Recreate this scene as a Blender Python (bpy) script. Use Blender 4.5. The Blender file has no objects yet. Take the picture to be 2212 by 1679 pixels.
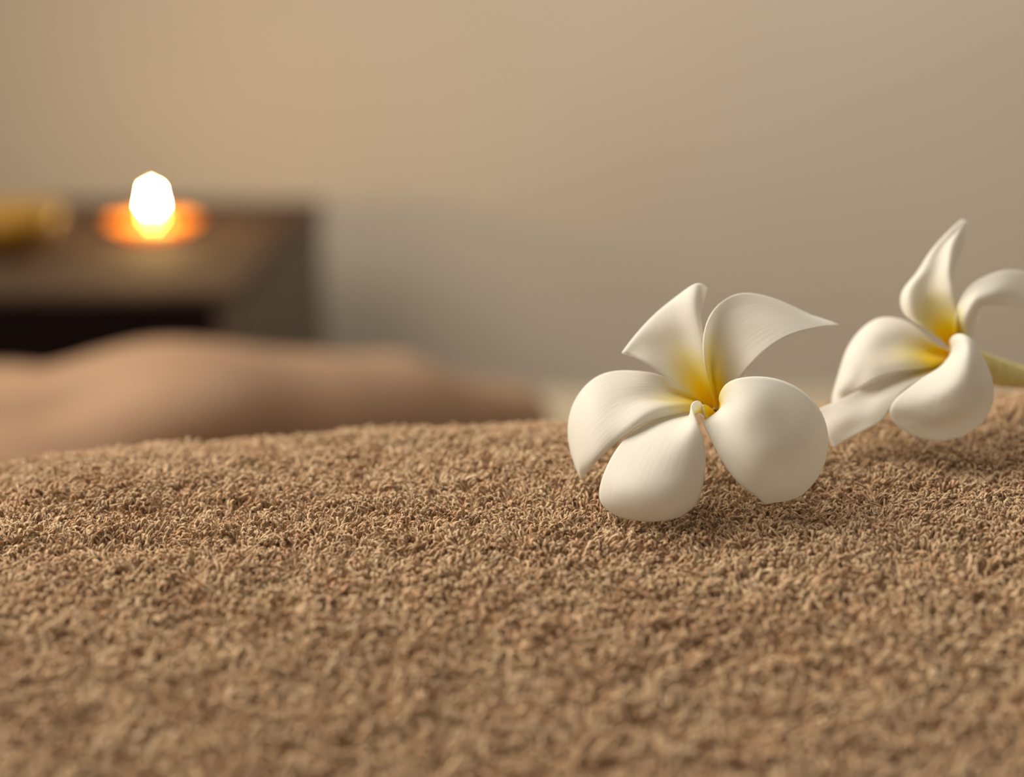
import bpy, bmesh, math, random
import numpy as np
from mathutils import Vector, Matrix

random.seed(7)
RNG = np.random.default_rng(11)
scene = bpy.context.scene
COL = scene.collection

# ------------------------------------------------------------------ camera
W, H = 2212.0, 1679.0
LENS, SENSOR = 50.0, 36.0
FPX = W * LENS / SENSOR
BED = 0.65                       # height of the massage table above the floor
PITCH = math.radians(15.3)
CAM = Vector((0.0, 0.0, BED + 0.38))
cam_data = bpy.data.cameras.new('camera')
cam = bpy.data.objects.new('camera', cam_data)
COL.objects.link(cam)
cam.location = CAM
cam.rotation_euler = (math.pi / 2 - PITCH, 0, 0)
cam_data.lens = LENS
cam_data.sensor_width = SENSOR
cam_data.sensor_fit = 'HORIZONTAL'
cam_data.clip_start = 0.01
cam_data.clip_end = 50
cam_data.dof.use_dof = True
cam_data.dof.focus_distance = 0.333
cam_data.dof.aperture_fstop = 4.2
cam_data.dof.aperture_blades = 7
cam_data.dof.aperture_rotation = math.radians(-90)
scene.camera = cam

# ------------------------------------------------------------------ world, light, exposure
world = bpy.data.worlds.new('room_light')
scene.world = world
world.use_nodes = True
bg = world.node_tree.nodes['Background']
bg.inputs['Color'].default_value = (1.0, 0.87, 0.73, 1)
bg.inputs['Strength'].default_value = 0.31


def area_light(name, loc, target, size, power, color):
    d = bpy.data.lights.new(name, 'AREA')
    d.shape = 'RECTANGLE'
    d.size, d.size_y = size
    d.energy = power
    d.color = color
    o = bpy.data.objects.new(name, d)
    COL.objects.link(o)
    o.location = loc
    o.rotation_euler = (Vector(target) - Vector(loc)).to_track_quat('-Z', 'Y').to_euler()
    return o


area_light('window_daylight', (-1.0, 0.66, BED + 1.15), (0.0, 0.42, BED + 0.2), (1.2, 1.1), 37, (1.0, 0.92, 0.80))
area_light('wall_fill', (0.6, 1.7, 2.65), (0.5, 2.4, 1.2), (1.6, 0.4), 27, (0.97, 0.97, 0.95))  # unseen light added to brighten the back wall from above

scene.view_settings.view_transform = 'Standard'
scene.view_settings.look = 'None'
scene.view_settings.exposure = 0.0
scene.view_settings.gamma = 1.0
scene.view_settings.use_curve_mapping = False
scene.cycles.use_denoising = True
scene.cycles.max_bounces = 6
scene.cycles.diffuse_bounces = 3
scene.cycles.adaptive_threshold = 0.02

# ------------------------------------------------------------------ helpers
cp, sp = math.cos(PITCH), math.sin(PITCH)


def at(px, py, depth):
    """point of the place seen at a pixel, at the given distance along the view axis"""
    x = (px - W / 2) / FPX * depth
    u = -(py - H / 2) / FPX * depth
    return (CAM.x + x, CAM.y + depth * cp + u * sp, CAM.z - depth * sp + u * cp)


def at_np(P):
    """array (...,3) of px, py, depth -> world"""
    x = (P[..., 0] - W / 2) / FPX * P[..., 2]
    u = -(P[..., 1] - H / 2) / FPX * P[..., 2]
    d = P[..., 2]
    return np.stack([CAM.x + x, CAM.y + d * cp + u * sp, CAM.z - d * sp + u * cp], -1)


def elev(py):
    """tangent of the angle below the horizon of image row py (centre column)"""
    return math.tan(PITCH + math.atan((py - H / 2) / FPX))


def mesh_np(name, V, F, mat, parent=None, smooth=True, attrs=None):
    me = bpy.data.meshes.new(name)
    V = np.asarray(V, np.float32)
    F = np.asarray(F, np.int32)
    n = F.shape[1]
    me.vertices.add(len(V))
    me.vertices.foreach_set('co', V.ravel())
    me.loops.add(F.size)
    me.loops.foreach_set('vertex_index', F.ravel())
    me.polygons.add(len(F))
    me.polygons.foreach_set('loop_start', np.arange(0, F.size, n, dtype=np.int32))
    me.polygons.foreach_set('loop_total', np.full(len(F), n, np.int32))
    me.polygons.foreach_set('use_smooth', np.full(len(F), smooth))
    me.update(calc_edges=True)
    if attrs:
        for k, a in attrs.items():
            a = np.asarray(a, np.float32)
            if a.ndim == 1:
                at_ = me.attributes.new(k, 'FLOAT', 'POINT')
                at_.data.foreach_set('value', a)
            else:
                at_ = me.attributes.new(k, 'FLOAT_VECTOR', 'POINT')
                at_.data.foreach_set('vector', a.ravel())
    me.validate()
    o = bpy.data.objects.new(name, me)
    COL.objects.link(o)
    if mat:
        me.materials.append(mat)
    if parent:
        o.parent = parent
    return o


def bm_obj(name, bm, mat, parent=None, smooth=False):
    me = bpy.data.meshes.new(name)
    bm.normal_update()
    bm.to_mesh(me)
    bm.free()
    for p in me.polygons:
        p.use_smooth = smooth
    o = bpy.data.objects.new(name, me)
    COL.objects.link(o)
    me.materials.append(mat)
    if parent:
        o.parent = parent
    return o


def box_bm(x0, x1, y0, y1, z0, z1, bevel=0.0, seg=2):
    bm = bmesh.new()
    bmesh.ops.create_cube(bm, size=1.0)
    for v in bm.verts:
        v.co = Vector((x0 + (v.co.x + .5) * (x1 - x0), y0 + (v.co.y + .5) * (y1 - y0), z0 + (v.co.z + .5) * (z1 - z0)))
    if bevel:
        bmesh.ops.bevel(bm, geom=bm.edges[:], offset=bevel, segments=seg, affect='EDGES', profile=0.5)
    return bm


def lathe(name, prof, mat, parent=None, seg=40, smooth=True):
    """closed profile of (r, z) turned about z"""
    V, F = [], []
    n = len(prof)
    for i in range(seg):
        a = 2 * math.pi * i / seg
        for r, z in prof:
            V.append((r * math.cos(a), r * math.sin(a), z))
    for i in range(seg):
        j = (i + 1) % seg
        for k in range(n - 1):
            F.append((i * n + k, j * n + k, j * n + k + 1, i * n + k + 1))
    bm = bmesh.new()
    vs = [bm.verts.new(v) for v in V]
    for f in F:
        try:
            bm.faces.new([vs[q] for q in f])
        except ValueError:
            pass
    bmesh.ops.remove_doubles(bm, verts=bm.verts[:], dist=1e-6)
    bmesh.ops.recalc_face_normals(bm, faces=bm.faces[:])
    return bm_obj(name, bm, mat, parent, smooth)


def empty(name, loc):
    o = bpy.data.objects.new(name, None)
    o.empty_display_size = 0.02
    COL.objects.link(o)
    o.location = loc
    return o


def tag(o, label=None, cat=None, group=None, kind=None):
    if label: o['label'] = label
    if cat: o['category'] = cat
    if group: o['group'] = group
    if kind: o['kind'] = kind
    return o


def keep_world(child, parent):
    child.parent = parent
    child.matrix_parent_inverse = Matrix.Translation(parent.location).inverted()


def vnoise(x, y, seed=0):
    """smooth value noise in 2d, about -1..1"""
    xi, yi = np.floor(x).astype(np.int64), np.floor(y).astype(np.int64)
    fx, fy = x - xi, y - yi
    fx, fy = fx * fx * (3 - 2 * fx), fy * fy * (3 - 2 * fy)

    def h(a, b):
        n = (a * 374761393 + b * 668265263 + seed * 1442695041) & 0xffffffff
        n = ((n ^ (n >> 13)) * 1274126177) & 0xffffffff
        return ((n ^ (n >> 16)) & 0xffff) / 32767.5 - 1
    a = h(xi, yi) * (1 - fx) + h(xi + 1, yi) * fx
    b = h(xi, yi + 1) * (1 - fx) + h(xi + 1, yi + 1) * fx
    return a * (1 - fy) + b * fy


def spline(P, n, axis):
    """natural cubic spline through the points of P along an axis, n samples, chord parameter"""
    P = np.moveaxis(np.asarray(P, float), axis, 0)
    m = len(P)
    d = np.sqrt(((P[1:] - P[:-1]) ** 2).sum(-1))
    d = d.reshape(m - 1, -1).mean(1) ** 0.75 + 1e-6
    t = np.concatenate([[0], np.cumsum(d)])
    t /= t[-1]
    hh = np.diff(t)
    A = np.zeros((m, m))
    A[0, 0] = A[-1, -1] = 1
    flat = P.reshape(m, -1)
    B = np.zeros_like(flat)
    for i in range(1, m - 1):
        A[i, i - 1], A[i, i], A[i, i + 1] = hh[i - 1], 2 * (hh[i - 1] + hh[i]), hh[i]
        B[i] = 6 * ((flat[i + 1] - flat[i]) / hh[i] - (flat[i] - flat[i - 1]) / hh[i - 1])
    M = np.linalg.solve(A, B)
    s = np.linspace(0, 1, n)
    k = np.clip(np.searchsorted(t, s, 'right') - 1, 0, m - 2)
    h_ = hh[k][:, None]
    a, b = (t[k + 1] - s)[:, None], (s - t[k])[:, None]
    out = (M[k] * a ** 3 + M[k + 1] * b ** 3) / (6 * h_) + (flat[k] / h_ - M[k] * h_ / 6) * a + (flat[k + 1] / h_ - M[k + 1] * h_ / 6) * b
    return np.moveaxis(out.reshape((n,) + P.shape[1:]), 0, axis)


def surface_nets(f, origin, h):
    """isosurface f = 0 of a 3d grid as quads"""
    s = f < 0
    nx, ny, nz = f.shape
    acc = np.zeros((nx - 1, ny - 1, nz - 1, 3))
    cnt = np.zeros((nx - 1, ny - 1, nz - 1))
    corners = [(i, j, k) for i in (0, 1) for j in (0, 1) for k in (0, 1)]

    def sl(c):
        return tuple(slice(c[q], c[q] + f.shape[q] - 1) for q in range(3))
    for c in corners:
        for ax in range(3):
            if c[ax] == 0:
                c2 = list(c); c2[ax] = 1
                fa, fb = f[sl(c)], f[sl(c2)]
                cross = (fa < 0) != (fb < 0)
                t = np.where(cross, fa / np.where(fa == fb, 1, fa - fb), 0)
                p = [np.full(fa.shape, float(v)) for v in c]
                p[ax] = p[ax] + t
                for q in range(3):
                    acc[..., q] += np.where(cross, p[q], 0)
                cnt += cross
    idx = np.full(cnt.shape, -1, np.int64)
    m = cnt > 0
    idx[m] = np.arange(m.sum())
    I = np.argwhere(m)
    V = (I + acc[m] / cnt[m][:, None]) * h + np.array(origin)
    F = []
    for ax in range(3):
        a1, a2 = (ax + 1) % 3, (ax + 2) % 3
        lo = [slice(1, -1)] * 3
        lo[ax] = slice(0, -1)
        hi = list(lo); hi[ax] = slice(1, None)
        sa, sb = s[tuple(lo)], s[tuple(hi)]
        e = np.argwhere(sa != sb)
        flip = sa[tuple(e.T)]
        base = e.copy()
        base[:, a1] += 1
        base[:, a2] += 1
        q = []
        for d1, d2 in ((-1, -1), (0, -1), (0, 0), (-1, 0)):
            c = base.copy(); c[:, a1] += d1; c[:, a2] += d2
            q.append(idx[tuple(c.T)])
        q = np.stack(q, 1)
        q[~flip] = q[~flip][:, ::-1]
        F.append(q)
    return V, np.concatenate(F)


# ------------------------------------------------------------------ materials
def new_mat(name):
    m = bpy.data.materials.new(name)
    m.use_nodes = True
    nt = m.node_tree
    b = nt.nodes['Principled BSDF']
    return m, nt, b


def simple_mat(name, col, rough=0.6, noise=0.0, scale=20.0, coat=0.0, bump=0.0, spec=0.5):
    m, nt, b = new_mat(name)
    b.inputs['Roughness'].default_value = rough
    b.inputs['Coat Weight'].default_value = coat
    b.inputs['Specular IOR Level'].default_value = spec
    tc = nt.nodes.new('ShaderNodeTexCoord')
    nz = nt.nodes.new('ShaderNodeTexNoise')
    nz.inputs['Scale'].default_value = scale
    nz.inputs['Detail'].default_value = 5
    nt.links.new(tc.outputs['Object'], nz.inputs['Vector'])
    rp = nt.nodes.new('ShaderNodeValToRGB')
    rp.color_ramp.elements[0].position = 0.3
    rp.color_ramp.elements[1].position = 0.7
    rp.color_ramp.elements[0].color = tuple(c * (1 - noise) for c in col) + (1,)
    rp.color_ramp.elements[1].color = tuple(min(1, c * (1 + noise)) for c in col) + (1,)
    nt.links.new(nz.outputs['Fac'], rp.inputs['Fac'])
    nt.links.new(rp.outputs['Color'], b.inputs['Base Color'])
    if bump:
        bp = nt.nodes.new('ShaderNodeBump')
        bp.inputs['Strength'].default_value = bump
        bp.inputs['Distance'].default_value = 0.002
        nt.links.new(nz.outputs['Fac'], bp.inputs['Height'])
        nt.links.new(bp.outputs['Normal'], b.inputs['Normal'])
    return m


M_wall = simple_mat('plaster_wall', (0.59, 0.50, 0.385), 0.9, 0.04, 1.6, bump=0.1, spec=0.2)
M_floor = simple_mat('floor_wood', (0.16, 0.10, 0.06), 0.5, 0.2, 6)
M_dark = simple_mat('dark_lacquered_wood', (0.006, 0.0025, 0.0022), 0.6, 0.3, 14, spec=0.06)
M_top = simple_mat('brown_wood_top', (0.06, 0.036, 0.022), 0.85, 0.2, 10, spec=0.08)
M_side = simple_mat('cabinet_lit_side', (0.072, 0.044, 0.026), 0.5, 0.15, 14)  # lighter than the front: stronger light on the side put into the colour
M_brass = simple_mat('brass', (0.45, 0.3, 0.12), 0.35, 0.05, 30)
M_bed = simple_mat('beige_sheet', (0.34, 0.275, 0.185), 0.9, 0.06, 30, bump=0.2, spec=0.2)
M_bedframe = simple_mat('bed_wood', (0.12, 0.07, 0.04), 0.5, 0.2, 10)
M_yellow = simple_mat('yellow_glaze', (0.30, 0.145, 0.003), 0.6, 0.08, 30)
M_hair = simple_mat('dark_hair', (0.02, 0.012, 0.008), 0.5, 0.3, 60)


def make_skin():
    m, nt, b = new_mat('skin')
    tc = nt.nodes.new('ShaderNodeTexCoord')
    nz = nt.nodes.new('ShaderNodeTexNoise')
    nz.inputs['Scale'].default_value = 9
    nz.inputs['Detail'].default_value = 4
    nt.links.new(tc.outputs['Object'], nz.inputs['Vector'])
    rp = nt.nodes.new('ShaderNodeValToRGB')
    rp.color_ramp.elements[0].position = 0.3
    rp.color_ramp.elements[1].position = 0.7
    rp.color_ramp.elements[0].color = (0.235, 0.13, 0.07, 1)
    rp.color_ramp.elements[1].color = (0.295, 0.178, 0.102, 1)
    nt.links.new(nz.outputs['Fac'], rp.inputs['Fac'])
    nt.links.new(rp.outputs['Color'], b.inputs['Base Color'])
    b.inputs['Roughness'].default_value = 0.62
    b.inputs['Specular IOR Level'].default_value = 0.3
    b.inputs['Subsurface Weight'].default_value = 0.15
    b.inputs['Subsurface Scale'].default_value = 0.01
    b.inputs['Subsurface Radius'].default_value = (1.0, 0.4, 0.2)
    return m


M_skin = make_skin()


def make_pile(name, lo, hi, base=False):
    """terry yarn: each loop has its own tone; fine fibres as relief along the yarn"""
    m, nt, b = new_mat(name)
    N, L = nt.nodes, nt.links
    b.inputs['Roughness'].default_value = 0.95
    b.inputs['Specular IOR Level'].default_value = 0.15
    b.inputs['Sheen Weight'].default_value = 0.25
    b.inputs['Sheen Roughness'].default_value = 0.5
    b.inputs['Sheen Tint'].default_value = (1.0, 0.85, 0.65, 1)
    rp = N.new('ShaderNodeValToRGB')
    rp.color_ramp.elements[0].color = lo + (1,)
    rp.color_ramp.elements[1].color = hi + (1,)
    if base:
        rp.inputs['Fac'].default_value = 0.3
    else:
        a = N.new('ShaderNodeAttribute')
        a.attribute_name = 'tone'
        L.new(a.outputs['Fac'], rp.inputs['Fac'])
        y = N.new('ShaderNodeAttribute')
        y.attribute_name = 'yarn'
        nz = N.new('ShaderNodeTexNoise')
        nz.inputs['Scale'].default_value = 1.0
        nz.inputs['Detail'].default_value = 3
        L.new(y.outputs['Vector'], nz.inputs['Vector'])
        bp = N.new('ShaderNodeBump')
        bp.inputs['Strength'].default_value = 0.9
        bp.inputs['Distance'].default_value = 0.00025
        L.new(nz.outputs['Fac'], bp.inputs['Height'])
        L.new(bp.outputs['Normal'], b.inputs['Normal'])
    L.new(rp.outputs['Color'], b.inputs['Base Color'])
    return m


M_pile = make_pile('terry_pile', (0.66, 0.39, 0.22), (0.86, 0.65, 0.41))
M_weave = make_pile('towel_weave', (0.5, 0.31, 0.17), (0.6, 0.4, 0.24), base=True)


def make_petal(name):
    m, nt, b = new_mat(name)
    N, L = nt.nodes, nt.links
    N.remove(b)
    out = N['Material Output']
    ay = N.new('ShaderNodeAttribute'); ay.attribute_name = 'yellow'
    uv = N.new('ShaderNodeAttribute'); uv.attribute_name = 'grain'
    nz = N.new('ShaderNodeTexNoise')
    nz.inputs['Scale'].default_value = 1.0
    nz.inputs['Detail'].default_value = 4
    L.new(uv.outputs['Vector'], nz.inputs['Vector'])
    add = N.new('ShaderNodeMath'); add.operation = 'MULTIPLY_ADD'
    L.new(nz.outputs['Fac'], add.inputs[0]); add.inputs[1].default_value = 0.12
    L.new(ay.outputs['Fac'], add.inputs[2])
    sub = N.new('ShaderNodeMath'); sub.operation = 'SUBTRACT'
    L.new(add.outputs[0], sub.inputs[0]); sub.inputs[1].default_value = 0.06
    rp = N.new('ShaderNodeValToRGB')
    e = rp.color_ramp.elements
    e[0].position = 0.0; e[0].color = (0.90, 0.88, 0.81, 1)
    e[1].position = 1.0; e[1].color = (0.95, 0.66, 0.0, 1)
    for p, c in ((0.18, (0.90, 0.86, 0.74, 1)), (0.45, (0.88, 0.79, 0.40, 1)), (0.72, (0.94, 0.75, 0.02, 1))):
        q = e.new(p); q.color = c
    L.new(sub.outputs[0], rp.inputs['Fac'])
    bp = N.new('ShaderNodeBump')
    bp.inputs['Strength'].default_value = 0.2
    bp.inputs['Distance'].default_value = 0.0004
    L.new(nz.outputs['Fac'], bp.inputs['Height'])
    pr = N.new('ShaderNodeBsdfPrincipled')
    pr.inputs['Roughness'].default_value = 0.6
    pr.inputs['Specular IOR Level'].default_value = 0.25
    pr.inputs['Sheen Weight'].default_value = 0.1
    tr = N.new('ShaderNodeBsdfTranslucent')
    for n_ in (pr, tr):
        L.new(bp.outputs['Normal'], n_.inputs['Normal'])
    L.new(rp.outputs['Color'], pr.inputs['Base Color'])
    L.new(rp.outputs['Color'], tr.inputs['Color'])
    mx = N.new('ShaderNodeMixShader'); mx.inputs[0].default_value = 0.42
    L.new(pr.outputs[0], mx.inputs[1]); L.new(tr.outputs[0], mx.inputs[2])
    L.new(mx.outputs[0], out.inputs['Surface'])
    return m


M_petal = make_petal('plumeria_petal')
M_tube = simple_mat('flower_tube', (0.72, 0.62, 0.24), 0.55, 0.12, 400, spec=0.3)


def make_emit(name, col, strength):
    m, nt, b = new_mat(name)
    nt.nodes.remove(b)
    e = nt.nodes.new('ShaderNodeEmission')
    e.inputs['Color'].default_value = col + (1,)
    e.inputs['Strength'].default_value = strength
    nt.links.new(e.outputs[0], nt.nodes['Material Output'].inputs['Surface'])
    return m


def make_translucent(name, col, fac, rough=0.4):
    m, nt, b = new_mat(name)
    b.inputs['Base Color'].default_value = col + (1,)
    b.inputs['Roughness'].default_value = rough
    tr = nt.nodes.new('ShaderNodeBsdfTranslucent')
    tr.inputs['Color'].default_value = col + (1,)
    mx = nt.nodes.new('ShaderNodeMixShader')
    mx.inputs[0].default_value = fac
    nt.links.new(b.outputs[0], mx.inputs[1])
    nt.links.new(tr.outputs[0], mx.inputs[2])
    nt.links.new(mx.outputs[0], nt.nodes['Material Output'].inputs['Surface'])
    return m


M_wax_glow = make_emit('wax_glow', (1.0, 0.55, 0.10), 42)
M_flame = make_emit('flame', (1.0, 0.62, 0.22), 1700)
M_wax, _nt, _b = new_mat('candle_wax')
_b.inputs['Base Color'].default_value = (0.95, 0.74, 0.30, 1)
_b.inputs['Subsurface Weight'].default_value = 1.0
_b.inputs['Subsurface Scale'].default_value = 0.03
_b.inputs['Subsurface Radius'].default_value = (1.0, 0.7, 0.2)
_b.inputs['Roughness'].default_value = 0.45
M_amber = make_translucent('amber_glass', (0.90, 0.40, 0.07), 0.6, 0.25)
M_wick = simple_mat('wick', (0.03, 0.02, 0.02), 0.9)

# ------------------------------------------------------------------ setting
WALL_Y = 2.45
o = bm_obj('wall_back', box_bm(-3.0, 3.0, WALL_Y, WALL_Y + 0.1, 0, 2.7), M_wall); tag(o, kind='structure')
o = bm_obj('wall_left', box_bm(-3.1, -3.0, -1.5, WALL_Y + 0.1, 0, 2.7), M_wall); tag(o, kind='structure')
o = bm_obj('floor', box_bm(-3.0, 3.0, -1.5, WALL_Y + 0.1, -0.08, 0), M_floor); tag(o, kind='structure')
o = bm_obj('baseboard_back', box_bm(-3.0, 3.0, WALL_Y - 0.015, WALL_Y, 0, 0.1, 0.004), M_bedframe); tag(o, kind='structure')

# ------------------------------------------------------------------ massage table with a face hole
HOLE = (-0.41, 1.22, 0.105, 0.13)
bed = empty('massage_table', (-0.1, 0.4, 0))
tag(bed, 'wide beige padded massage table under the towel and the lying person', 'massage table')
BX0, BX1, BY0, BY1 = -0.95, 0.62, -0.75, 1.40


def mattress():
    bm = bmesh.new()
    outer = []
    r = 0.06
    for cx, cy, a0 in ((BX1 - r, BY1 - r, 0), (BX0 + r, BY1 - r, 90), (BX0 + r, BY0 + r, 180), (BX1 - r, BY0 + r, 270)):
        for k in range(7):
            a = math.radians(a0 + k * 15)
            outer.append((cx + r * math.cos(a), cy + r * math.sin(a)))
    inner = [(HOLE[0] + HOLE[2] * math.cos(2 * math.pi * k / 32), HOLE[1] + HOLE[3] * math.sin(2 * math.pi * k / 32)) for k in range(32)]
    edges = []
    for ring in (outer, inner):
        vs = [bm.verts.new((x, y, BED - 0.1)) for x, y in ring]
        for i in range(len(vs)):
            edges.append(bm.edges.new((vs[i], vs[(i + 1) % len(vs)])))
    bmesh.ops.triangle_fill(bm, edges=edges, use_beauty=True, use_dissolve=False)
    g = bmesh.ops.extrude_face_region(bm, geom=bm.faces[:])
    for v in g['geom']:
        if isinstance(v, bmesh.types.BMVert):
            v.co.z += 0.1
    bmesh.ops.recalc_face_normals(bm, faces=bm.faces[:])
    rim = [e for e in bm.edges if len(e.link_faces) == 2 and e.calc_face_angle(0) > 1.0]
    bmesh.ops.bevel(bm, geom=rim, offset=0.018, segments=4, affect='EDGES', profile=0.5)
    return bm


o = bm_obj('mattress', mattress(), M_bed, smooth=True); keep_world(o, bed)
o.modifiers.new('weighted', 'WEIGHTED_NORMAL')
o = bm_obj('frame', box_bm(BX0 + .04, BX1 - .04, BY0 + .04, BY1 - .04, BED - .17, BED - .11, .006), M_bedframe); keep_world(o, bed)
for sx in (BX0 + .07, BX1 - .13):
    for sy in (BY0 + .07, BY1 - .13):
        o = bm_obj('leg', box_bm(sx, sx + .06, sy, sy + .06, 0, BED - .17, .006), M_bedframe); keep_world(o, bed)

# ------------------------------------------------------------------ cabinet with candle
CX1, CY0, CY1 = -0.297, 1.49, 2.20
CZ = CAM.z - elev(628) * CY0
cab = empty('side_cabinet', (-0.7, 1.8, 0))
tag(cab, 'black lacquered side cabinet carrying the lit candle against the wall', 'cabinet')
CX0 = -1.25
for nm, args, mt in (
        ('top_board', (CX0 - .004, CX1 + .004, CY0 - .004, CY1, CZ - .012, CZ, .003), M_top),
        ('back_panel', (CX0 + .02, CX1 - .02, CY1 - .02, CY1, .06, CZ - .012), M_dark),
        ('side_panel', (CX1 - .02, CX1, CY0, CY1, 0, CZ - .012, .002), M_side),
        ('side_panel', (CX0, CX0 + .02, CY0, CY1, 0, CZ - .012, .002), M_side),
        ('bottom_board', (CX0 + .02, CX1 - .02, CY0 + .02, CY1 - .02, .06, .08), M_dark)):
    o = bm_obj(nm, box_bm(*args), mt); keep_world(o, cab)
wd = (CX1 - CX0 - .04) / 2
for k in range(2):
    x0 = CX0 + .02 + k * wd
    d = bm_obj('door', box_bm(x0 + .002, x0 + wd - .002, CY0, CY0 + .02, .06, CZ - .015, .002), M_dark); keep_world(d, cab)
    hx = x0 + (wd - .05 if k == 0 else .05)
    h = bm_obj('knob', box_bm(hx - .011, hx + .011, CY0 - .022, CY0, .45, .472, .005, 3), M_brass)
    keep_world(h, cab); h.parent = d; h.matrix_parent_inverse = Matrix.Identity(4)
    h.matrix_parent_inverse = Matrix.Identity(4)


def on_plane(px, py, z):
    """where the view ray of a pixel meets a horizontal plane"""
    p1 = Vector(at(px, py, 1.0)) - CAM
    t = (z - CAM.z) / p1.z
    return CAM + p1 * t


# shallow amber dish with a candle stub and flame
cpos = on_plane(333, 500, CZ)
dish = empty('candle_dish', (cpos.x, cpos.y, CZ))
tag(dish, 'shallow amber glass dish glowing around the candle on the cabinet', 'dish')
prof = [(0.0, 0.004), (0.024, 0.004), (0.034, 0.006), (0.043, 0.009), (0.058, 0.015), (0.0605, 0.015), (0.047, 0.0075), (0.038, 0.003), (0.028, 0.0), (0.0, 0.0)]
o = lathe('bowl', prof, M_amber, dish)
cz0 = 0.0045
can = empty('candle', (cpos.x, cpos.y, CZ + cz0))
tag(can, 'low pale yellow candle burning with a bright flame in the dish', 'candle')
lathe('wax', [(0, 0), (0.018, 0), (0.0195, 0.001), (0.0195, 0.0065), (0.0185, 0.0075), (0.017, 0.0068), (0.006, 0.006), (0, 0.006)], M_wax, can, 28)
lathe('wick', [(0, 0.006), (0.0007, 0.006), (0.0007, 0.0105), (0, 0.0105)], M_wick, can, 8)
fl = [(0.0, 0.0085), (0.0028, 0.0095), (0.0040, 0.013), (0.0044, 0.020), (0.0045, 0.030), (0.0042, 0.036), (0.0034, 0.042), (0.0020, 0.0465), (0.0007, 0.0490), (0.0, 0.0495)]
fo = lathe('flame', fl, M_flame, can, 16)
fo.data.materials.append(M_wax_glow)
for p in fo.data.polygons:
    p.material_index = 1 if p.center.z < .030 else 0      # amber glowing foot added to imitate lit wax under the flame

# yellow bowl at the left edge of the cabinet
yp = on_plane(5, 550, CZ)
o = lathe('bowl', [(0, 0.006), (0.024, 0.006), (0.046, 0.022), (0.056, 0.046), (0.060, 0.046), (0.051, 0.020), (0.028, 0.003), (0.026, 0), (0, 0)], M_yellow)
o.name = 'yellow_bowl'
o.scale = (1.25, 1.25, 1.25)
o.location = (yp.x, yp.y, CZ)
tag(o, 'small amber yellow bowl at the left of the candle', 'bowl')

# ------------------------------------------------------------------ towel: a soft mound
PILE = 0.0023
SIL = [(-600, 1090), (-300, 1075), (-100, 1042), (0, 1016), (80, 984), (160, 962), (260, 952), (400, 944), (700, 934), (900, 922), (1200, 906), (1500, 890), (1800, 872), (2000, 858), (2212, 842), (2500, 835), (3000, 850)]
K1, K2 = 1.15, 6.0
xs_, zs_ = [], []
for px, py in SIL:
    x = 0.0
    for _ in range(8):
        yc = 0.362 + 0.105 * max(-.2, min(.2, x))
        t = elev(py)
        ys = yc + t / (2 * K2)
        depth = ys * cp + elev(py) * ys * sp
        x = (px - W / 2) / FPX * depth
    xs_.append(x)
    zs_.append(0.38 - ys * t + K2 * (ys - yc) ** 2 - PILE - .0014)
xs_, zs_ = np.array(xs_), np.array(zs_)
_gx = np.linspace(-.5, .5, 401)
_gz = np.interp(_gx, xs_, zs_)
_ker = np.exp(-0.5 * (np.arange(-12, 13) / 4.0) ** 2); _ker /= _ker.sum()
_gz = np.convolve(np.pad(_gz, 12, mode='edge'), _ker, 'valid')


def towel_z(x, y):
    """height of the towel's woven ground above the table top"""
    xc = np.clip(x, -.2, .2)
    yc = 0.362 + 0.105 * xc
    z = np.interp(x, _gx, _gz)
    d = y - yc
    back = np.maximum(d, 0)
    front = np.maximum(-d, 0)
    z = z - K1 * front ** 2 - np.where(back < .09, K2 * back ** 2, K2 * .0081 + (back - .09) * 1.08)
    z = z - 0.9 * np.maximum(np.abs(x) - .25, 0) - 2.0 * np.maximum(np.abs(x) - .25, 0) ** 2
    z = z + 0.0013 * vnoise(x / .035 + 3.1, y / .022 + 1.7, 5) + 0.0007 * vnoise(x / .016, y / .011, 9)
    # two shallow folds in the cloth on the left
    c = y - (0.300 + 0.10 * (x + .1))
    z = z - 0.0016 * np.exp(-(c / .006) ** 2) * np.clip((-x - .03) / .05, 0, 1)
    return np.maximum(z, 0.004)


def build_towel():
    nx, ny = 300, 200
    gx = np.linspace(-.44, .46, nx)
    gy = np.linspace(.03, .62, ny)
    X, Y = np.meshgrid(gx, gy, indexing='ij')
    Z = towel_z(X, Y) + BED
    V = np.stack([X, Y, Z], -1).reshape(-1, 3)
    i = (np.arange(nx - 1)[:, None] * ny + np.arange(ny - 1)[None]).ravel()
    F = np.stack([i, i + ny, i + ny + 1, i + 1], 1)
    root = empty('bath_towel', (0.0, 0.3, BED))
    tag(root, 'light brown terry bath towel heaped in front, under the white flowers', 'towel')
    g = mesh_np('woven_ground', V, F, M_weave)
    s = g.modifiers.new('thickness', 'SOLIDIFY'); s.thickness = 0.002; s.offset = -1
    keep_world(g, root)
    return root


towel = build_towel()


def pile_points():
    pts = []
    # the part the photograph shows: every loop on its own
    for pitch, inside in ((0.00102, True),):
        gx = np.arange(-.36, .38, pitch)
        gy = np.arange(.10, .56, pitch * .95)
        X, Y = np.meshgrid(gx, gy, indexing='ij')
        X, Y = X.ravel(), Y.ravel()
        X = X + RNG.uniform(-.5, .5, X.size) * pitch
        Y = Y + RNG.uniform(-.5, .5, X.size) * pitch
        Z = towel_z(X, Y)
        dz = Z + PILE - .38
        depth = Y * cp - dz * sp
        up = Y * sp + dz * cp
        px = W / 2 + FPX * X / depth
        py = H / 2 - FPX * up / depth
        yc = 0.362 + 0.105 * np.clip(X, -.2, .2)
        ins = (px > -40) & (px < W + 40) & (py < H + 50) & (Y < yc + .034)
        pts.append((np.stack([X, Y, Z], -1)[ins], np.ones(ins.sum()), px[ins], py[ins]))
    return pts


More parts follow.
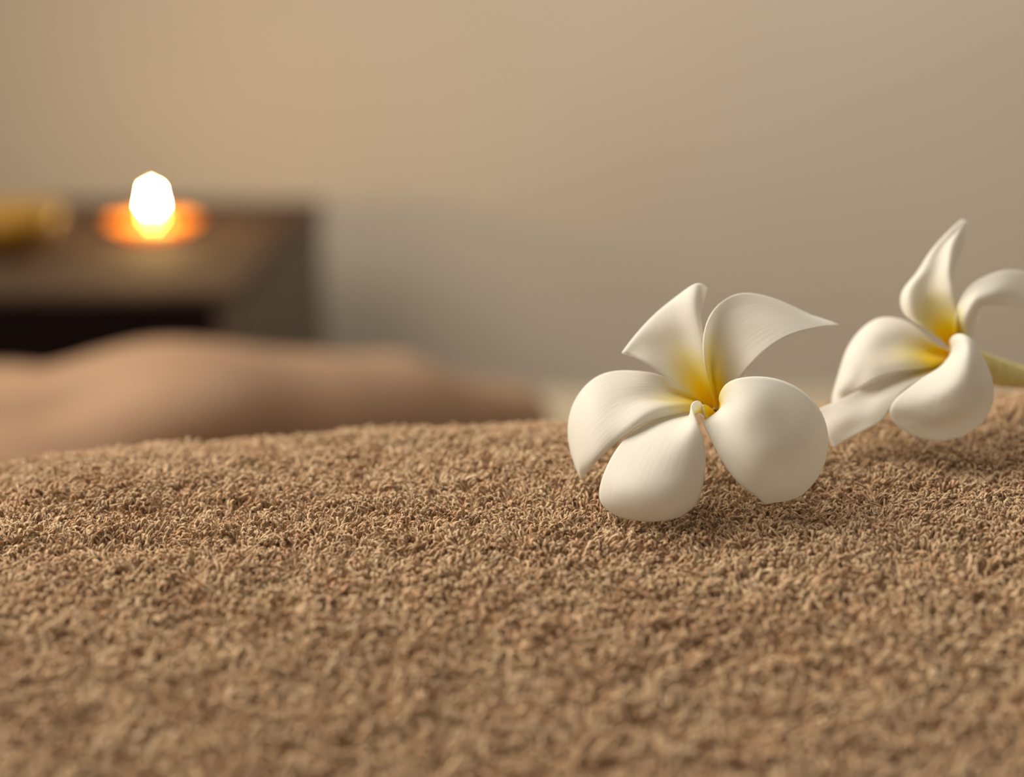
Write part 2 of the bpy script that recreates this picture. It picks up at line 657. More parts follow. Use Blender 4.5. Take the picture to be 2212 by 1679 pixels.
def tubes(C, R, sides, tone, seedv):
    """C (n,k,3) centre lines, R (n,k) radii -> vertices, quads, attributes"""
    n, k, _ = C.shape
    T = np.gradient(C, axis=1)
    T /= np.linalg.norm(T, axis=-1, keepdims=True) + 1e-12
    ref = np.cross(C[:, -1] - C[:, 0], C[:, k // 2] - C[:, 0])
    ref /= np.linalg.norm(ref, axis=-1, keepdims=True) + 1e-12
    A = np.broadcast_to(ref[:, None], T.shape)
    A = A - (A * T).sum(-1, keepdims=True) * T
    A /= np.linalg.norm(A, axis=-1, keepdims=True) + 1e-12
    B = np.cross(T, A)
    ang = 2 * np.pi * np.arange(sides) / sides
    ring = A[:, :, None] * np.cos(ang)[None, None, :, None] + B[:, :, None] * np.sin(ang)[None, None, :, None]
    V = C[:, :, None] + ring * R[:, :, None, None]
    V = V.reshape(-1, 3)
    b = np.arange(n)[:, None, None] * (k * sides)
    i = np.arange(k - 1)[None, :, None] * sides
    j = np.arange(sides)[None, None, :]
    j2 = (j + 1) % sides
    F = np.stack([b + i + j, b + i + j2, b + i + sides + j2, b + i + sides + j], -1).reshape(-1, 4)
    tn = np.repeat(tone, k * sides)
    along = np.broadcast_to(np.arange(k)[None, :, None], (n, k, sides))
    a_ = np.broadcast_to(ang[None, None, :], (n, k, sides)) + along * 0.9      # twist of the yarn
    yarn = np.stack([np.cos(a_) * 4, np.sin(a_) * 4, along * 0.35 + seedv[:, None, None] * 50], -1).reshape(-1, 3)
    return V, F, tn, yarn


def loops(P, S, k):
    n = len(P)
    x, y = P[:, 0], P[:, 1]
    # direction in which neighbouring loops lean together
    flow = np.pi * (vnoise(x / .0065, y / .0055, 21) + 0.6 * vnoise(x / .0025, y / .0025, 33)) * 1.3 + RNG.normal(0, .55, n)
    lean = 0.55 + 0.55 * vnoise(x / .008, y / .006, 41) + RNG.normal(0, .22, n)
    hgt = PILE * S ** .3 * (1.0 + 0.38 * vnoise(x / .006, y / .0045, 51) + RNG.normal(0, .20, n))
    hgt = np.clip(hgt, .0009, .0044)
    rad = 0.00030 * S ** .85 * RNG.uniform(.75, 1.3, n)
    fx, fy = np.cos(flow), np.sin(flow)
    az = flow + RNG.normal(0, .7, n)
    sx, sy = np.cos(az), np.sin(az)
    u = np.linspace(0, 1, k)[None]
    span = RNG.uniform(.0007, .0017, n) * S ** .5
    # an arch: up, over and partly down again
    th = u * np.pi * RNG.uniform(.72, 1.0, n)[:, None]
    side = (1 - np.cos(th)) / 2 * span[:, None]
    hz = np.sin(th * .92) * hgt[:, None] - .0004
    off = lean[:, None] * np.maximum(hz, 0)
    ph = RNG.uniform(0, 6.28, (n, 1, 2))
    fq = RNG.uniform(4, 9, (n, 1, 2))
    wob = np.sin(u[..., None] * fq + ph) * RNG.uniform(.0001, .00042, (n, 1, 2)) + RNG.normal(0, .00006, (n, k, 2))
    hz = hz + np.sin(u * RNG.uniform(6, 11, (n, 1)) + ph[..., 0]) * .00016 * (u > .1)
    C = np.stack([x[:, None] + sx[:, None] * side + fx[:, None] * off + wob[..., 0],
                  y[:, None] + sy[:, None] * side + fy[:, None] * off + wob[..., 1],
                  P[:, 2:3] + hz], -1)
    R = rad[:, None] * (1 + RNG.normal(0, .15, (n, k)))
    R[:, 0] *= .8
    R[:, -1] *= .5
    tone = np.clip(.5 + .25 * vnoise(x / .005, y / .005, 71) + RNG.normal(0, .2, n), 0, 1)
    return C, R, tone


def build_pile():
    Vs, Fs, Ts, Ys, nv, tris = [], [], [], [], 0, 0
    sets = pile_points()
    for (P, S, px, py), k in zip(sets, (8,)):
        C, R, tone = loops(P, S, k)
        V, F, tn, ya = tubes(C + np.array([0, 0, BED]), R, 3, tone, RNG.random(len(P)))
        Vs.append(V); Fs.append(F + nv); Ts.append(tn); Ys.append(ya)
        nv += len(V)
        if k == 8:
            C0, R0, T0, py0 = C, R, tone, py
    F = np.concatenate(Fs)
    o = mesh_np('terry_pile', np.concatenate(Vs), F, M_pile, attrs={'tone': np.concatenate(Ts), 'yarn': np.concatenate(Ys)})
    tag(o, 'dense short loops of light brown terry yarn', kind='stuff')
    keep_world(o, towel)
    print('loops', [len(q[0]) for q in sets], 'tris', 2 * len(F))

    # single fibres that wind loosely round the yarn and stand out of it, as narrow ribbons
    ids = np.flatnonzero((py0 > 880) & (py0 < 1300))
    m = 76000
    w = np.exp(-((py0[ids] - 1050) / 160) ** 2) + .08
    ids = RNG.choice(ids, m, p=w / w.sum())
    kk = 5
    u0 = RNG.uniform(.05, .55, m)
    u1 = u0 + RNG.uniform(.3, .6, m)
    t = np.linspace(0, 1, kk)[None]
    u = np.clip(u0[:, None] + (u1 - u0)[:, None] * t, 0, 1) * 7
    i0 = np.minimum(u.astype(int), 6)
    fr = (u - i0)[..., None]
    Cx = C0[ids]
    L = np.take_along_axis(Cx, i0[..., None].repeat(3, 2), 1) * (1 - fr) + np.take_along_axis(Cx, (i0 + 1)[..., None].repeat(3, 2), 1) * fr
    a = RNG.uniform(0, 6.28, m)[:, None] + RNG.uniform(-3, 3, m)[:, None] * t
    stray = RNG.random(m) < .40
    grow = np.where(stray[:, None], 1.1 + RNG.uniform(.5, 3.2, m)[:, None] * t, RNG.uniform(1.0, 1.55, m)[:, None])
    rr = R0[ids].mean(1)[:, None] * grow
    L = L + np.stack([np.cos(a) * rr, np.sin(a) * rr, np.cos(a * 1.7 + 1) * rr * .6 + rr * .3], -1) + RNG.normal(0, .00004, L.shape)
    L = L + np.array([0, 0, BED])
    T = np.gradient(L, axis=1)
    T /= np.linalg.norm(T, axis=-1, keepdims=True) + 1e-12
    side = np.cross(T, RNG.normal(0, 1, (m, 1, 3)))
    side /= np.linalg.norm(side, axis=-1, keepdims=True) + 1e-12
    wd = RNG.uniform(.000025, .00005, m)[:, None, None] * np.array([.7, 1, 1, .9, .4])[None, :, None]
    V = np.stack([L - side * wd, L + side * wd], 2).reshape(-1, 3)
    b = np.arange(m)[:, None] * (2 * kk)
    i = np.arange(kk - 1)[None] * 2
    F = np.stack([b + i, b + i + 1, b + i + 3, b + i + 2], -1).reshape(-1, 4)
    tn = np.repeat(np.clip(T0[ids] + RNG.normal(.2, .2, m), 0, 1), 2 * kk)
    ya = V * 9000
    o = mesh_np('loose_fibres', V, F, M_pile, attrs={'tone': tn, 'yarn': ya})
    tag(o, 'fine stray cotton fibres on the towel', kind='stuff')
    keep_world(o, towel)
    print('fibres', m, 'tris', 2 * len(F))


def build_outer_pile():
    """the same loops around the photographed part, as small squares of pile laid side by side"""
    cell = 0.0102
    variants = []
    for v in range(6):
        gx = np.arange(-5, 5) * .00102 + .00051
        X, Y = np.meshgrid(gx, gx, indexing='ij')
        X = X.ravel() + RNG.uniform(-.5, .5, 100) * .00102
        Y = Y.ravel() + RNG.uniform(-.5, .5, 100) * .00102
        C, R, tone = loops(np.stack([X + v * .37, Y, np.zeros(100)], -1), np.ones(100), 7)
        C[..., 0] -= v * .37
        V, F, tn, ya = tubes(C, R, 3, tone, RNG.random(100))
        t = mesh_np('pile_square', V, F, M_pile, attrs={'tone': tn, 'yarn': ya})
        COL.objects.unlink(t)
        variants.append(t)
    gx = np.arange(-.435, .455, cell)
    gy = np.arange(.035, .615, cell)
    X, Y = [q.ravel() for q in np.meshgrid(gx, gy, indexing='ij')]

    def seen(x, y):
        z = towel_z(x, y)
        dz = z + PILE - .38
        depth = y * cp - dz * sp
        px = W / 2 + FPX * x / depth
        py = H / 2 - FPX * (y * sp + dz * cp) / depth
        return (px > -40) & (px < W + 40) & (py < H + 50) & (y < 0.362 + 0.105 * np.clip(x, -.2, .2) + .034)
    q = cell * .36
    full = seen(X, Y) & seen(X - q, Y - q) & seen(X + q, Y - q) & seen(X - q, Y + q) & seen(X + q, Y + q)
    X, Y = X[~full], Y[~full]
    Z = towel_z(X, Y)
    e = .003
    nx = -(towel_z(X + e, Y) - towel_z(X - e, Y)) / (2 * e)
    ny = -(towel_z(X, Y + e) - towel_z(X, Y - e)) / (2 * e)
    rot = []
    turn = RNG.integers(0, 4, len(X)) * math.pi / 2
    for a_, b_, t_ in zip(nx, ny, turn):
        n = Vector((a_, b_, 1)).normalized()
        r = Vector((0, 0, 1)).rotation_difference(n).to_matrix() @ Matrix.Rotation(t_, 3, 'Z')
        rot.append(r.to_euler()[:])
    st = np.sqrt(1 + nx ** 2 + ny ** 2)
    me = bpy.data.meshes.new('outer_pile')
    me.vertices.add(len(X))
    me.vertices.foreach_set('co', np.stack([X, Y, Z + BED], -1).astype(np.float32).ravel())
    for nm, typ, arr, key in (('rot', 'FLOAT_VECTOR', np.array(rot), 'vector'), ('kind_index', 'INT', RNG.integers(0, 6, len(X)), 'value'), ('stretch', 'FLOAT', np.minimum(st, 1.7), 'value')):
        at_ = me.attributes.new(nm, typ, 'POINT')
        at_.data.foreach_set(key, arr.astype(np.int32 if typ == 'INT' else np.float32).ravel())
    o = bpy.data.objects.new('outer_pile', me)
    COL.objects.link(o)
    ng = bpy.data.node_groups.new('lay_pile', 'GeometryNodeTree')
    ng.interface.new_socket('Geometry', in_out='INPUT', socket_type='NodeSocketGeometry')
    ng.interface.new_socket('Geometry', in_out='OUTPUT', socket_type='NodeSocketGeometry')
    N, L = ng.nodes, ng.links
    gi, go = N.new('NodeGroupInput'), N.new('NodeGroupOutput')
    ip = N.new('GeometryNodeInstanceOnPoints')
    jn = N.new('GeometryNodeJoinGeometry')
    for t in variants:
        oi = N.new('GeometryNodeObjectInfo')
        oi.inputs['Object'].default_value = t
        oi.inputs['As Instance'].default_value = True
        L.new(oi.outputs['Geometry'], jn.inputs[0])

    def attr(nm, typ):
        n = N.new('GeometryNodeInputNamedAttribute')
        n.data_type = typ
        n.inputs['Name'].default_value = nm
        return n.outputs['Attribute']
    L.new(gi.outputs[0], ip.inputs['Points'])
    L.new(jn.outputs[0], ip.inputs['Instance'])
    ip.inputs['Pick Instance'].default_value = True
    L.new(attr('kind_index', 'INT'), ip.inputs['Instance Index'])
    L.new(attr('rot', 'FLOAT_VECTOR'), ip.inputs['Rotation'])
    L.new(attr('stretch', 'FLOAT'), ip.inputs['Scale'])
    L.new(ip.outputs[0], go.inputs[0])
    md = o.modifiers.new('pile', 'NODES')
    md.node_group = ng
    tag(o, 'terry loops on the outer parts of the towel', kind='stuff')
    keep_world(o, towel)
    print('pile squares', len(X))


build_pile()
build_outer_pile()

# ------------------------------------------------------------------ the person lying face down behind the towel
AX = -0.38


def build_person():
    h = 0.0065
    lo = np.array([-.88, .12, -.17]); hi = np.array([.14, 1.42, .30])
    g = [np.arange(lo[q], hi[q], h) for q in range(3)]
    X, Y, Z = np.meshgrid(*g, indexing='ij')
    X = X.astype(np.float32); Y = Y.astype(np.float32); Z = Z.astype(np.float32)

    def smin(a, b, k):
        q = np.clip(.5 + .5 * (b - a) / k, 0, 1)
        return b + (a - b) * q - k * q * (1 - q)

    def cone(a, b, ra, rb):
        a, b = np.array(a, np.float32), np.array(b, np.float32)
        d = b - a
        t = np.clip(((X - a[0]) * d[0] + (Y - a[1]) * d[1] + (Z - a[2]) * d[2]) / (d @ d), 0, 1)
        return np.sqrt((X - a[0] - t * d[0]) ** 2 + (Y - a[1] - t * d[1]) ** 2 + (Z - a[2] - t * d[2]) ** 2) - (ra + (rb - ra) * t)

    def ell(c, r):
        q = np.sqrt(((X - c[0]) / r[0]) ** 2 + ((Y - c[1]) / r[1]) ** 2 + ((Z - c[2]) / r[2]) ** 2)
        return (q - 1) * min(r)

    # torso: section half width, half thickness and centre height change along the spine
    ys = [.10, .22, .34, .46, .58, .70, .82, .92, 1.00, 1.06]
    hw = [.160, .165, .155, .135, .128, .138, .150, .155, .140, .09]
    ht = [.076, .078, .078, .081, .082, .080, .076, .073, .062, .045]
    cz = [.077, .079, .079, .082, .083, .080, .074, .069, .061, .053]
    a = np.interp(Y, ys, hw); b = np.interp(Y, ys, ht); c = np.interp(Y, ys, cz)
    q = (np.abs((X - AX) / a) ** 2.4 + np.abs((Z - c) / b) ** 2.4) ** (1 / 2.4)
    f = (q - 1) * b * .9
    f = np.maximum(f, Y - 1.06)
    f = np.maximum(f, .14 - Y)
    # spine furrow
    f = f + .008 * np.exp(-((X - AX) / .018) ** 2) * np.clip((Z - .1) / .04, 0, 1) * np.exp(-((Y - .66) / .3) ** 2)
    for s in (1, -1):
        f = smin(f, ell((AX + s * .145, .915, .113 if s > 0 else .096), (.075, .09, .046)), .03)           # shoulder blade
        f = smin(f, ell((AX + s * .19, .965, .080), (.070, .070, .055)), .03)          # shoulder
        sh, el = (AX + s * .19, .97, .075), (AX + s * .378, 1.14, .038)
        md = (AX + s * .285, 1.058, .063)
        f = smin(f, cone(sh, md, .050, .048), .03)
        f = smin(f, cone(md, el, .048, .033), .03)
        f = smin(f, ell((AX + s * .235, 1.01, .074), (.06, .06, .048)), .03)
        wr = (AX + s * .21, 1.25, .030)
        f = smin(f, cone(el, wr, .033, .026), .012)
        # hand: palm, four fingers, thumb
        px_, py_ = AX + s * .165, 1.262
        f = smin(f, ell((px_, py_, .020), (.05, .036, .014)), .012)
        for kf, (dy, ln) in enumerate(((-.027, .066), (-.009, .076), (.009, .072), (.026, .056))):
            p0 = (px_ - s * .035, py_ + dy, .020)
            p1 = (p0[0] - s * ln * .5, py_ + dy * 1.15, .020)
            p2 = (p0[0] - s * ln, py_ + dy * 1.2, .010)
            f = smin(f, cone(p0, p1, .009, .0085), .004)
            f = smin(f, cone(p1, p2, .0085, .0075), .003)
        f = smin(f, cone((px_ + s * .02, py_ - .028, .018), (px_ - s * .03, py_ - .062, .012), .011, .009), .005)
    # hollow along the inner border of the raised shoulder blade
    for s in (1, -1):
        ax_, ay_ = AX + s * .060, .812
        dx_, dy_ = s * .815, .58
        rx, ry = X - ax_, Y - ay_
        al = rx * dx_ + ry * dy_
        ac = -rx * dy_ * s + ry * .815
        f = f + .011 * np.exp(-(ac / .015) ** 2) * np.exp(-(al / .085) ** 2) * np.clip((Z - .08) / .04, 0, 1)
    # neck and head in the face hole
    hx, hy, hz = HOLE[0] + .02, HOLE[1] - .0, -.035
    f = smin(f, cone((AX, 1.02, .055), (hx, hy - .05, -.03), .052, .052), .035)
    f = smin(f, ell((hx, hy + .01, hz + .005), (.074, .095, .085)), .025)
    f = smin(f, cone((hx, hy - .0, hz - .085), (hx, hy + .015, hz - .085), .010, .008), .01)     # nose
    for s in (1, -1):
        f = smin(f, ell((hx + s * .076, hy - .005, hz), (.010, .028, .018)), .006)                   # ears
    f = np.maximum(f, -(Z + .15))
    V, F = surface_nets(f, lo, h)
    V[:, 2] += BED
    # a few smoothing passes
    E = np.concatenate([F[:, [0, 1]], F[:, [1, 2]], F[:, [2, 3]], F[:, [3, 0]]])
    for _ in range(3):
        acc = np.zeros_like(V); cn = np.zeros(len(V))
        np.add.at(acc, E[:, 0], V[E[:, 1]]); np.add.at(cn, E[:, 0], 1)
        V = V * .5 + acc / np.maximum(cn, 1)[:, None] * .5
    p = mesh_np('person', V, F, M_skin)
    tag(p, 'person lying face down with bare back and bent arm, blurred behind the towel', 'person')
    # short dark hair as a cap over the head
    V2, F2 = [], []
    nu, nv = 28, 14
    for i in range(nu):
        for j in range(nv):
            a_ = 2 * math.pi * i / nu; b_ = math.pi * .58 * j / (nv - 1)
            rr = 1 + .03 * math.sin(9 * a_ + 3 * b_)
            V2.append((hx + .080 * rr * math.sin(b_) * math.cos(a_), hy + .012 + .101 * rr * math.sin(b_) * math.sin(a_), BED + hz + .005 + .091 * rr * math.cos(b_)))
    for i in range(nu):
        for j in range(nv - 1):
            i2 = (i + 1) % nu
            F2.append((i * nv + j, i * nv + j + 1, i2 * nv + j + 1, i2 * nv + j))
    hr = mesh_np('hair', V2, F2, M_hair, p)
    sm = hr.modifiers.new('thickness', 'SOLIDIFY'); sm.thickness = .006
    tag(hr, 'short dark hair')


build_person()

# ------------------------------------------------------------------ plumeria flowers
def petal(name, rows, D, parent, yel, ye=1.05, nu=60, nv=34, thick=0.00042, grain_seed=0.0, vy=0.5, curlx=0.0):
    """rows from the throat to the tip; each row crosses the petal edge to edge: (px, py, depth offset in mm)"""
    R = np.array(rows, float)
    R[..., 2] = D + R[..., 2] / 1000.0
    P = at_np(R)
    P = spline(P, nu, 0)
    P = spline(P, nv, 1)
    mid = P[:, nv // 2]
    s = np.concatenate([[0], np.cumsum(np.linalg.norm(np.diff(mid, axis=0), axis=1))])
    u, v = np.meshgrid(s, np.linspace(0, 1, nv), indexing='ij')
    # yellow eye: strongest in the throat, reaching further along the middle
    reach = yel * (1 - .75 * np.abs(v - vy) ** 1.3 * 1.6)
    yl = np.clip(1.12 - u / np.maximum(reach, .002), 0, 1) ** ye
    grain = np.stack([v * 26, u * 90, np.full_like(u, grain_seed * 13.7)], -1)
    i = (np.arange(nu - 1)[:, None] * nv + np.arange(nv - 1)[None]).ravel()
    F = np.stack([i, i + nv, i + nv + 1, i + 1], 1)
    o = mesh_np(name, P.reshape(-1, 3), F, M_petal, attrs={'yellow': yl.ravel(), 'grain': grain.reshape(-1, 3)})
    md = o.modifiers.new('thickness', 'SOLIDIFY')
    md.thickness = thick
    md.offset = 0
    keep_world(o, parent)
    return o


def tube(name, path, radii, D, parent, mat):
    R = np.array(path, float)
    R[:, 2] = D + R[:, 2] / 1000
    P = spline(at_np(R), 22, 0)
    rr = spline(np.array(radii, float)[:, None], 22, 0)[:, 0]
    T = np.gradient(P, axis=0); T /= np.linalg.norm(T, axis=1, keepdims=True)
    A = np.cross(T, [0, 0, 1.0]); A /= np.linalg.norm(A, axis=1, keepdims=True)
    B = np.cross(T, A)
    ns = 18
    ang = 2 * np.pi * np.arange(ns) / ns
    wav = 1 + .05 * np.cos(5 * ang)
    V = (P[:, None] + rr[:, None, None] * wav[None, :, None] * (A[:, None] * np.cos(ang)[None, :, None] + B[:, None] * np.sin(ang)[None, :, None])).reshape(-1, 3)
    F = []
    for i in range(21):
        for j in range(ns):
            j2 = (j + 1) % ns
            F.append((i * ns + j, i * ns + j2, (i + 1) * ns + j2, (i + 1) * ns + j))
    o = mesh_np(name, V, F, mat)
    s = o.modifiers.new('thickness', 'SOLIDIFY'); s.thickness = .0005
    keep_world(o, parent)
    return o


D1 = 0.339
f1 = empty('plumeria_flower', at(1540, 1100, D1 - .01))
tag(f1, 'nearer white plumeria flower with yellow throat, its broad petals facing out over the towel', 'flower', 'plumeria flowers on the towel')

petal('petal', [
    [(1545, 888, 9), (1548, 890, 10), (1550, 891, 11), (1551, 889, 11), (1552, 886, 11), (1553, 884, 12)],
    [(1488, 848, 5), (1505, 846, 7), (1518, 842, 8), (1528, 836, 7), (1536, 830, 6), (1540, 828, 7)],
    [(1432, 808, 4), (1462, 797, 6), (1488, 788, 7), (1510, 780, 6), (1526, 775, 5), (1532, 776, 7)],
    [(1390, 781, 4), (1425, 757, 7), (1458, 742, 8), (1490, 733, 7), (1514, 730, 5), (1521, 733, 7)],
    [(1358, 767, 5), (1397, 728, 8), (1438, 703, 9), (1476, 688, 8), (1505, 682, 6), (1514, 688, 9)],
    [(1346, 764, 5), (1384, 716, 9), (1428, 676, 11), (1470, 650, 10), (1502, 642, 8), (1520, 655, 12)],
    [(1344, 763, 6), (1380, 717, 10), (1424, 672, 12), (1468, 637, 12), (1506, 613, 11), (1527, 624, 15)],
], D1, f1, .024, grain_seed=1)

petal('petal', [
    [(1550, 892, 8), (1552, 890, 9), (1555, 888, 9), (1558, 884, 9)],
    [(1534, 838, 2), (1541, 838, 6), (1556, 842, 8), (1572, 848, 5)],
    [(1523, 785, -1), (1531, 788, 4), (1556, 800, 7), (1592, 824, 3)],
    [(1520, 738, 0), (1532, 746, 4), (1568, 765, 5), (1614, 797, 1)],
    [(1530, 692, 3), (1545, 708, 5), (1588, 732, 4), (1642, 768, 0)],
    [(1556, 655, 6), (1576, 676, 6), (1624, 704, 4), (1682, 738, 1)],
    [(1605, 634, 9), (1627, 655, 8), (1672, 685, 6), (1728, 718, 4)],
    [(1680, 649, 10), (1698, 664, 9), (1728, 684, 8), (1770, 708, 7)],
    [(1750, 679, 11), (1760, 685, 11), (1775, 693, 10), (1794, 704, 9)],
    [(1810, 700, 12), (1811, 701, 12), (1812, 702, 12), (1812, 703, 12)],
], D1, f1, .021, grain_seed=2, vy=.35)

petal('petal', [
    [(1545, 886, 10), (1546, 889, 11), (1546, 892, 11), (1546, 895, 10), (1546, 897, 9)],
    [(1492, 850, 8), (1496, 860, 9), (1502, 870, 7), (1504, 880, 3), (1503, 890, 3)],
    [(1436, 815, 8), (1437, 840, 7), (1440, 864, 3), (1444, 884, -2), (1446, 899, -1)],
    [(1380, 803, 8), (1381, 836, 4), (1386, 868, 0), (1398, 898, -5), (1402, 910, -4)],
    [(1312, 806, 8), (1322, 846, 3), (1340, 890, -2), (1358, 927, -6), (1362, 932, -5)],
    [(1262, 838, 8), (1280, 875, 2), (1302, 922, -3), (1322, 957, -5), (1325, 961, -4)],
    [(1234, 888, 8), (1252, 915, 3), (1276, 955, -2), (1297, 981, -4), (1299, 984, -3)],
    [(1229, 950, 8), (1243, 965, 4), (1261, 990, 0), (1277, 1005, -1), (1279, 1007, 0)],
    [(1242, 1002, 8), (1247, 1008, 5), (1255, 1017, 3), (1264, 1022, 3), (1265, 1023, 3)],
    [(1256, 1034, 7), (1257, 1035, 7), (1257, 1035, 7), (1258, 1034, 7), (1258, 1034, 7)],
], D1, f1, .022, grain_seed=3, vy=.6)

petal('petal', [
    [(1547, 893, 6), (1548, 896, 6), (1549, 899, 6), (1548, 903, 6), (1546, 907, 6)],
    [(1518, 876, 1), (1521, 884, 2), (1523, 892, 2), (1525, 901, 1), (1526, 910, 0)],
    [(1500, 886, 3), (1506, 889, 2), (1510, 891, 1), (1514, 886, -1), (1517, 875, -3)],
    [(1482, 896, 2), (1491, 898, 0), (1498, 895, -2), (1502, 884, -5), (1503, 867, -6)],
    [(1452, 898, 3), (1470, 904, -2), (1484, 905, -5), (1491, 895, -7), (1494, 878, -9)],
    [(1408, 911, 0), (1440, 919, -6), (1471, 922, -9), (1491, 916, -11), (1502, 904, -12)],
    [(1352, 948, -5), (1398, 960, -10), (1440, 968, -13), (1484, 962, -14), (1518, 950, -13)],
    [(1314, 1004, -8), (1362, 1018, -13), (1415, 1024, -16), (1472, 1018, -16), (1523, 998, -13)],
    [(1297, 1052, -8), (1347, 1064, -14), (1403, 1071, -17), (1463, 1065, -17), (1517, 1048, -13)],
    [(1302, 1090, -8), (1350, 1101, -12), (1404, 1107, -15), (1457, 1102, -15), (1501, 1090, -12)],
    [(1340, 1117, -8), (1370, 1123, -10), (1404, 1126, -12), (1438, 1123, -12), (1468, 1116, -10)],
], D1, f1, .016, grain_seed=4)

petal('petal', [
    [(1551, 890, 7), (1550, 892, 8), (1549, 894, 8), (1548, 895, 8), (1547, 897, 7)],
    [(1556, 872, 1), (1558, 880, 1), (1553, 888, 1), (1543, 897, 1), (1533, 906, 1)],
    [(1555, 856, -4), (1563, 868, -6), (1562, 884, -7), (1545, 900, -7), (1520, 914, -6)],
    [(1566, 834, -7), (1581, 858, -10), (1585, 886, -12), (1564, 913, -11), (1527, 932, -9)],
    [(1594, 819, -9), (1611, 858, -13), (1613, 902, -15), (1589, 942, -14), (1544, 967, -12)],
    [(1646, 815, -9), (1652, 866, -14), (1648, 922, -16), (1621, 974, -16), (1571, 1012, -13)],
    [(1704, 829, -8), (1699, 886, -13), (1684, 948, -16), (1653, 1006, -16), (1601, 1048, -13)],
    [(1752, 863, -7), (1738, 918, -12), (1714, 976, -15), (1678, 1032, -14), (1628, 1069, -12)],
    [(1781, 910, -6), (1762, 956, -10), (1732, 1006, -13), (1694, 1052, -13), (1643, 1081, -11)],
    [(1787, 965, -6), (1768, 998, -9), (1740, 1034, -11), (1702, 1067, -11), (1650, 1088, -10)],
    [(1768, 1027, -7), (1752, 1044, -8), (1730, 1062, -9), (1702, 1077, -9), (1662, 1086, -9)],
    [(1728, 1072, -7), (1718, 1076, -8), (1706, 1080, -8), (1692, 1082, -8), (1676, 1084, -8)],
], D1, f1, .025, grain_seed=5, vy=0.0)

tube('corolla_tube', [(1548, 893, 7), (1552, 902, 14), (1558, 920, 24), (1566, 945, 36)], [.0016, .0024, .0022, .0020], D1, f1, M_tube)

D2 = 0.361
f2 = empty('plumeria_flower', at(2000, 950, D2 - .005))
tag(f2, 'white plumeria flower further back, turned sideways with its yellow-green tube showing', 'flower', 'plumeria flowers on the towel')

petal('petal', [
    [(2054, 752, 8), (2057, 752, 10), (2059, 752, 11), (2061, 750, 10), (2063, 748, 9), (2064, 747, 9)],
    [(2018, 722, 4), (2032, 724, 7), (2045, 724, 8), (2058, 720, 7), (2070, 714, 5), (2072, 713, 6)],
    [(1983, 700, 3), (2002, 699, 5), (2026, 697, 7), (2050, 692, 6), (2069, 686, 4), (2071, 686, 6)],
    [(1956, 680, 6), (1976, 675, 4), (2008, 671, 7), (2038, 664, 6), (2061, 658, 4), (2064, 659, 6)],
    [(1946, 654, 9), (1964, 647, 5), (1998, 643, 7), (2030, 636, 6), (2054, 630, 4), (2057, 632, 6)],
    [(1953, 625, 10), (1970, 618, 7), (1998, 614, 8), (2028, 607, 7), (2050, 601, 5), (2055, 604, 8)],
    [(1978, 594, 11), (1992, 588, 9), (2012, 583, 9), (2034, 577, 8), (2050, 572, 6), (2062, 572, 10)],
    [(2008, 548, 12), (2018, 542, 11), (2032, 538, 11), (2046, 535, 10), (2057, 534, 9), (2077, 538, 13)],
    [(2045, 506, 14), (2050, 504, 13), (2057, 503, 13), (2063, 505, 13), (2068, 508, 12), (2085, 512, 15)],
    [(2076, 477, 16), (2078, 476, 16), (2080, 476, 16), (2082, 476, 16), (2085, 477, 16), (2089, 482, 17)],
], D2, f2, .024, ye=1.5, grain_seed=6)

petal('petal', [
    [(2064, 742, 6), (2068, 744, 8), (2073, 745, 8), (2078, 745, 7)],
    [(2063, 706, 3), (2070, 712, 5), (2080, 722, 5), (2092, 734, 4)],
    [(2067, 668, 3), (2075, 680, 2), (2088, 696, 1), (2104, 714, 6)],
    [(2084, 631, 5), (2092, 648, 2), (2100, 668, 0), (2114, 688, 9)],
    [(2116, 604, 8), (2120, 624, 4), (2118, 646, 1), (2114, 666, 3)],
    [(2160, 587, 11), (2160, 610, 7), (2150, 635, 3), (2138, 657, 3)],
    [(2214, 588, 14), (2210, 615, 11), (2202, 640, 8), (2192, 663, 7)],
    [(2262, 605, 17), (2258, 628, 15), (2252, 648, 13), (2244, 666, 12)],
    [(2300, 640, 20), (2299, 643, 20), (2297, 647, 20), (2295, 651, 20)],
], D2, f2, .016, ye=1.5, grain_seed=7, vy=.3)

petal('petal', [
    [(2054, 762, 9), (2054, 766, 10), (2053, 770, 10), (2052, 774, 9), (2051, 777, 8)],
    [(2012, 736, 9), (2012, 752, 9), (2014, 767, 8), (2018, 782, 4), (2020, 792, 3)],
    [(1972, 703, 11), (1966, 730, 8), (1966, 756, 5), (1970, 782, 1), (1972, 800, 0)],
    [(1934, 688, 13), (1922, 718, 7), (1920, 752, 4), (1926, 786, 0), (1930, 806, -1)],
    [(1892, 691, 13), (1881, 722, 7), (1880, 758, 3), (1886, 795, 0), (1890, 820, -1)],
    [(1856, 718, 13), (1848, 746, 7), (1849, 780, 3), (1858, 812, 1), (1864, 834, 0)],
    [(1830, 756, 12), (1826, 780, 7), (1828, 806, 4), (1836, 830, 2), (1843, 846, 2)],
    [(1814, 803, 11), (1811, 820, 8), (1812, 836, 5), (1818, 850, 4), (1824, 858, 4)],
    [(1801, 848, 10), (1800, 855, 8), (1801, 861, 7), (1803, 865, 6), (1806, 868, 5)],
    [(1798, 864, 9), (1798, 867, 8), (1798, 869, 8), (1798, 871, 8), (1799, 873, 8)],
], D2, f2, .026, ye=1.5, grain_seed=8, vy=.7)

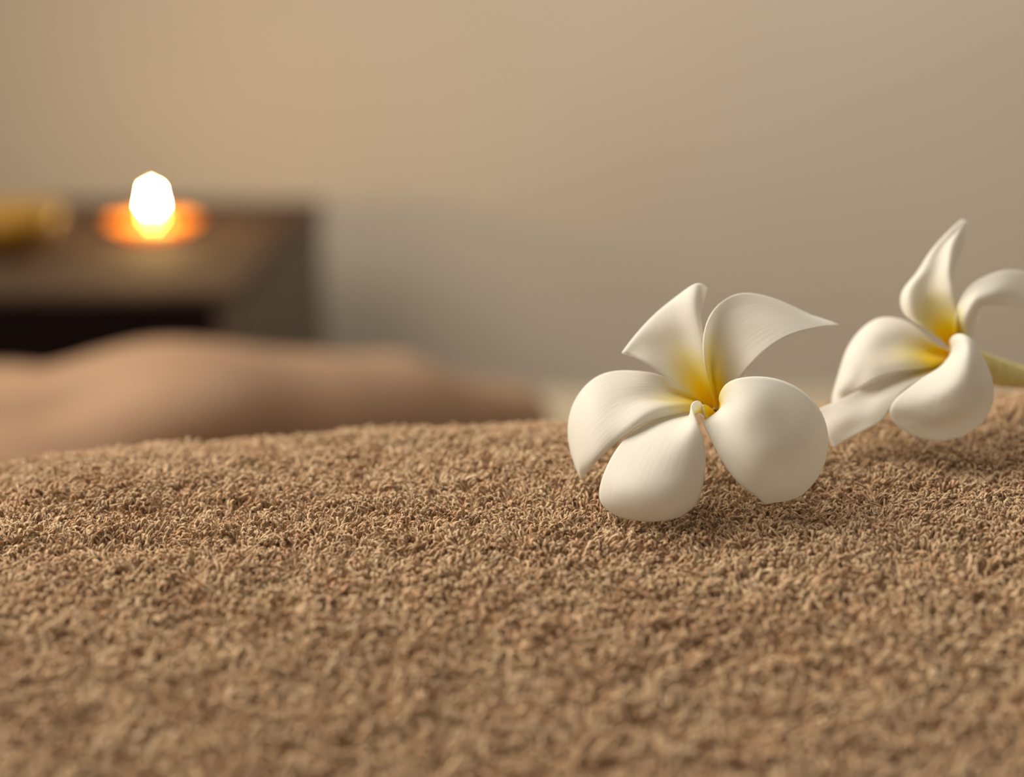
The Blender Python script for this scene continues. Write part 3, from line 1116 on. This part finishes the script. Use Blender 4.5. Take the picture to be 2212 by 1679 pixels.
petal('petal', [
    [(2052, 774, 8), (2051, 777, 9), (2050, 780, 9), (2049, 783, 8), (2048, 786, 7)],
    [(2004, 790, 4), (2004, 796, 5), (2004, 800, 4), (2006, 806, 2), (2008, 810, 1)],
    [(1952, 803, 2), (1954, 811, 3), (1957, 819, 1), (1962, 827, -1), (1966, 834, -2)],
    [(1902, 822, 1), (1908, 834, 1), (1914, 845, -1), (1922, 858, -3), (1930, 868, -4)],
    [(1852, 846, 1), (1862, 862, 0), (1874, 878, -2), (1888, 894, -4), (1906, 907, -5)],
    [(1802, 870, 2), (1814, 888, 0), (1828, 906, -2), (1846, 924, -3), (1862, 932, -4)],
    [(1767, 885, 3), (1775, 905, 2), (1784, 927, 0), (1792, 950, -1), (1799, 968, -1)],
], D2, f2, .022, ye=1.5, grain_seed=9)

petal('petal', [
    [(2062, 756, 8), (2061, 758, 8), (2060, 761, 8), (2059, 764, 8), (2058, 767, 7)],
    [(2053, 744, 3), (2056, 752, 2), (2056, 760, 1), (2052, 769, 1), (2047, 778, 2)],
    [(2056, 730, -1), (2066, 744, -4), (2065, 760, -5), (2050, 778, -5), (2026, 798, -3)],
    [(2072, 722, -4), (2082, 744, -8), (2074, 771, -10), (2044, 797, -9), (1996, 816, -6)],
    [(2098, 734, -6), (2096, 764, -11), (2076, 796, -13), (2032, 826, -12), (1963, 840, -8)],
    [(2122, 772, -5), (2108, 802, -12), (2076, 830, -15), (2020, 855, -14), (1936, 862, -9)],
    [(2140, 812, -4), (2118, 838, -12), (2076, 862, -15), (2014, 880, -14), (1922, 886, -9)],
    [(2145, 850, -4), (2120, 872, -11), (2074, 892, -14), (2012, 904, -13), (1927, 906, -8)],
    [(2138, 886, -5), (2112, 904, -9), (2070, 917, -11), (2014, 925, -11), (1946, 926, -8)],
    [(2112, 921, -6), (2092, 929, -8), (2060, 937, -9), (2022, 942, -9), (1984, 944, -7)],
    [(2076, 942, -6), (2064, 946, -7), (2048, 950, -7), (2034, 953, -7), (2020, 952, -6)],
], D2, f2, .016, ye=1.5, grain_seed=10, vy=0.0)

tube('corolla_tube', [(2064, 752, 8), (2105, 782, 12), (2150, 803, 18), (2215, 817, 27), (2290, 824, 37)], [.0022, .0036, .0033, .0021, .0019], D2, f2, M_tube)
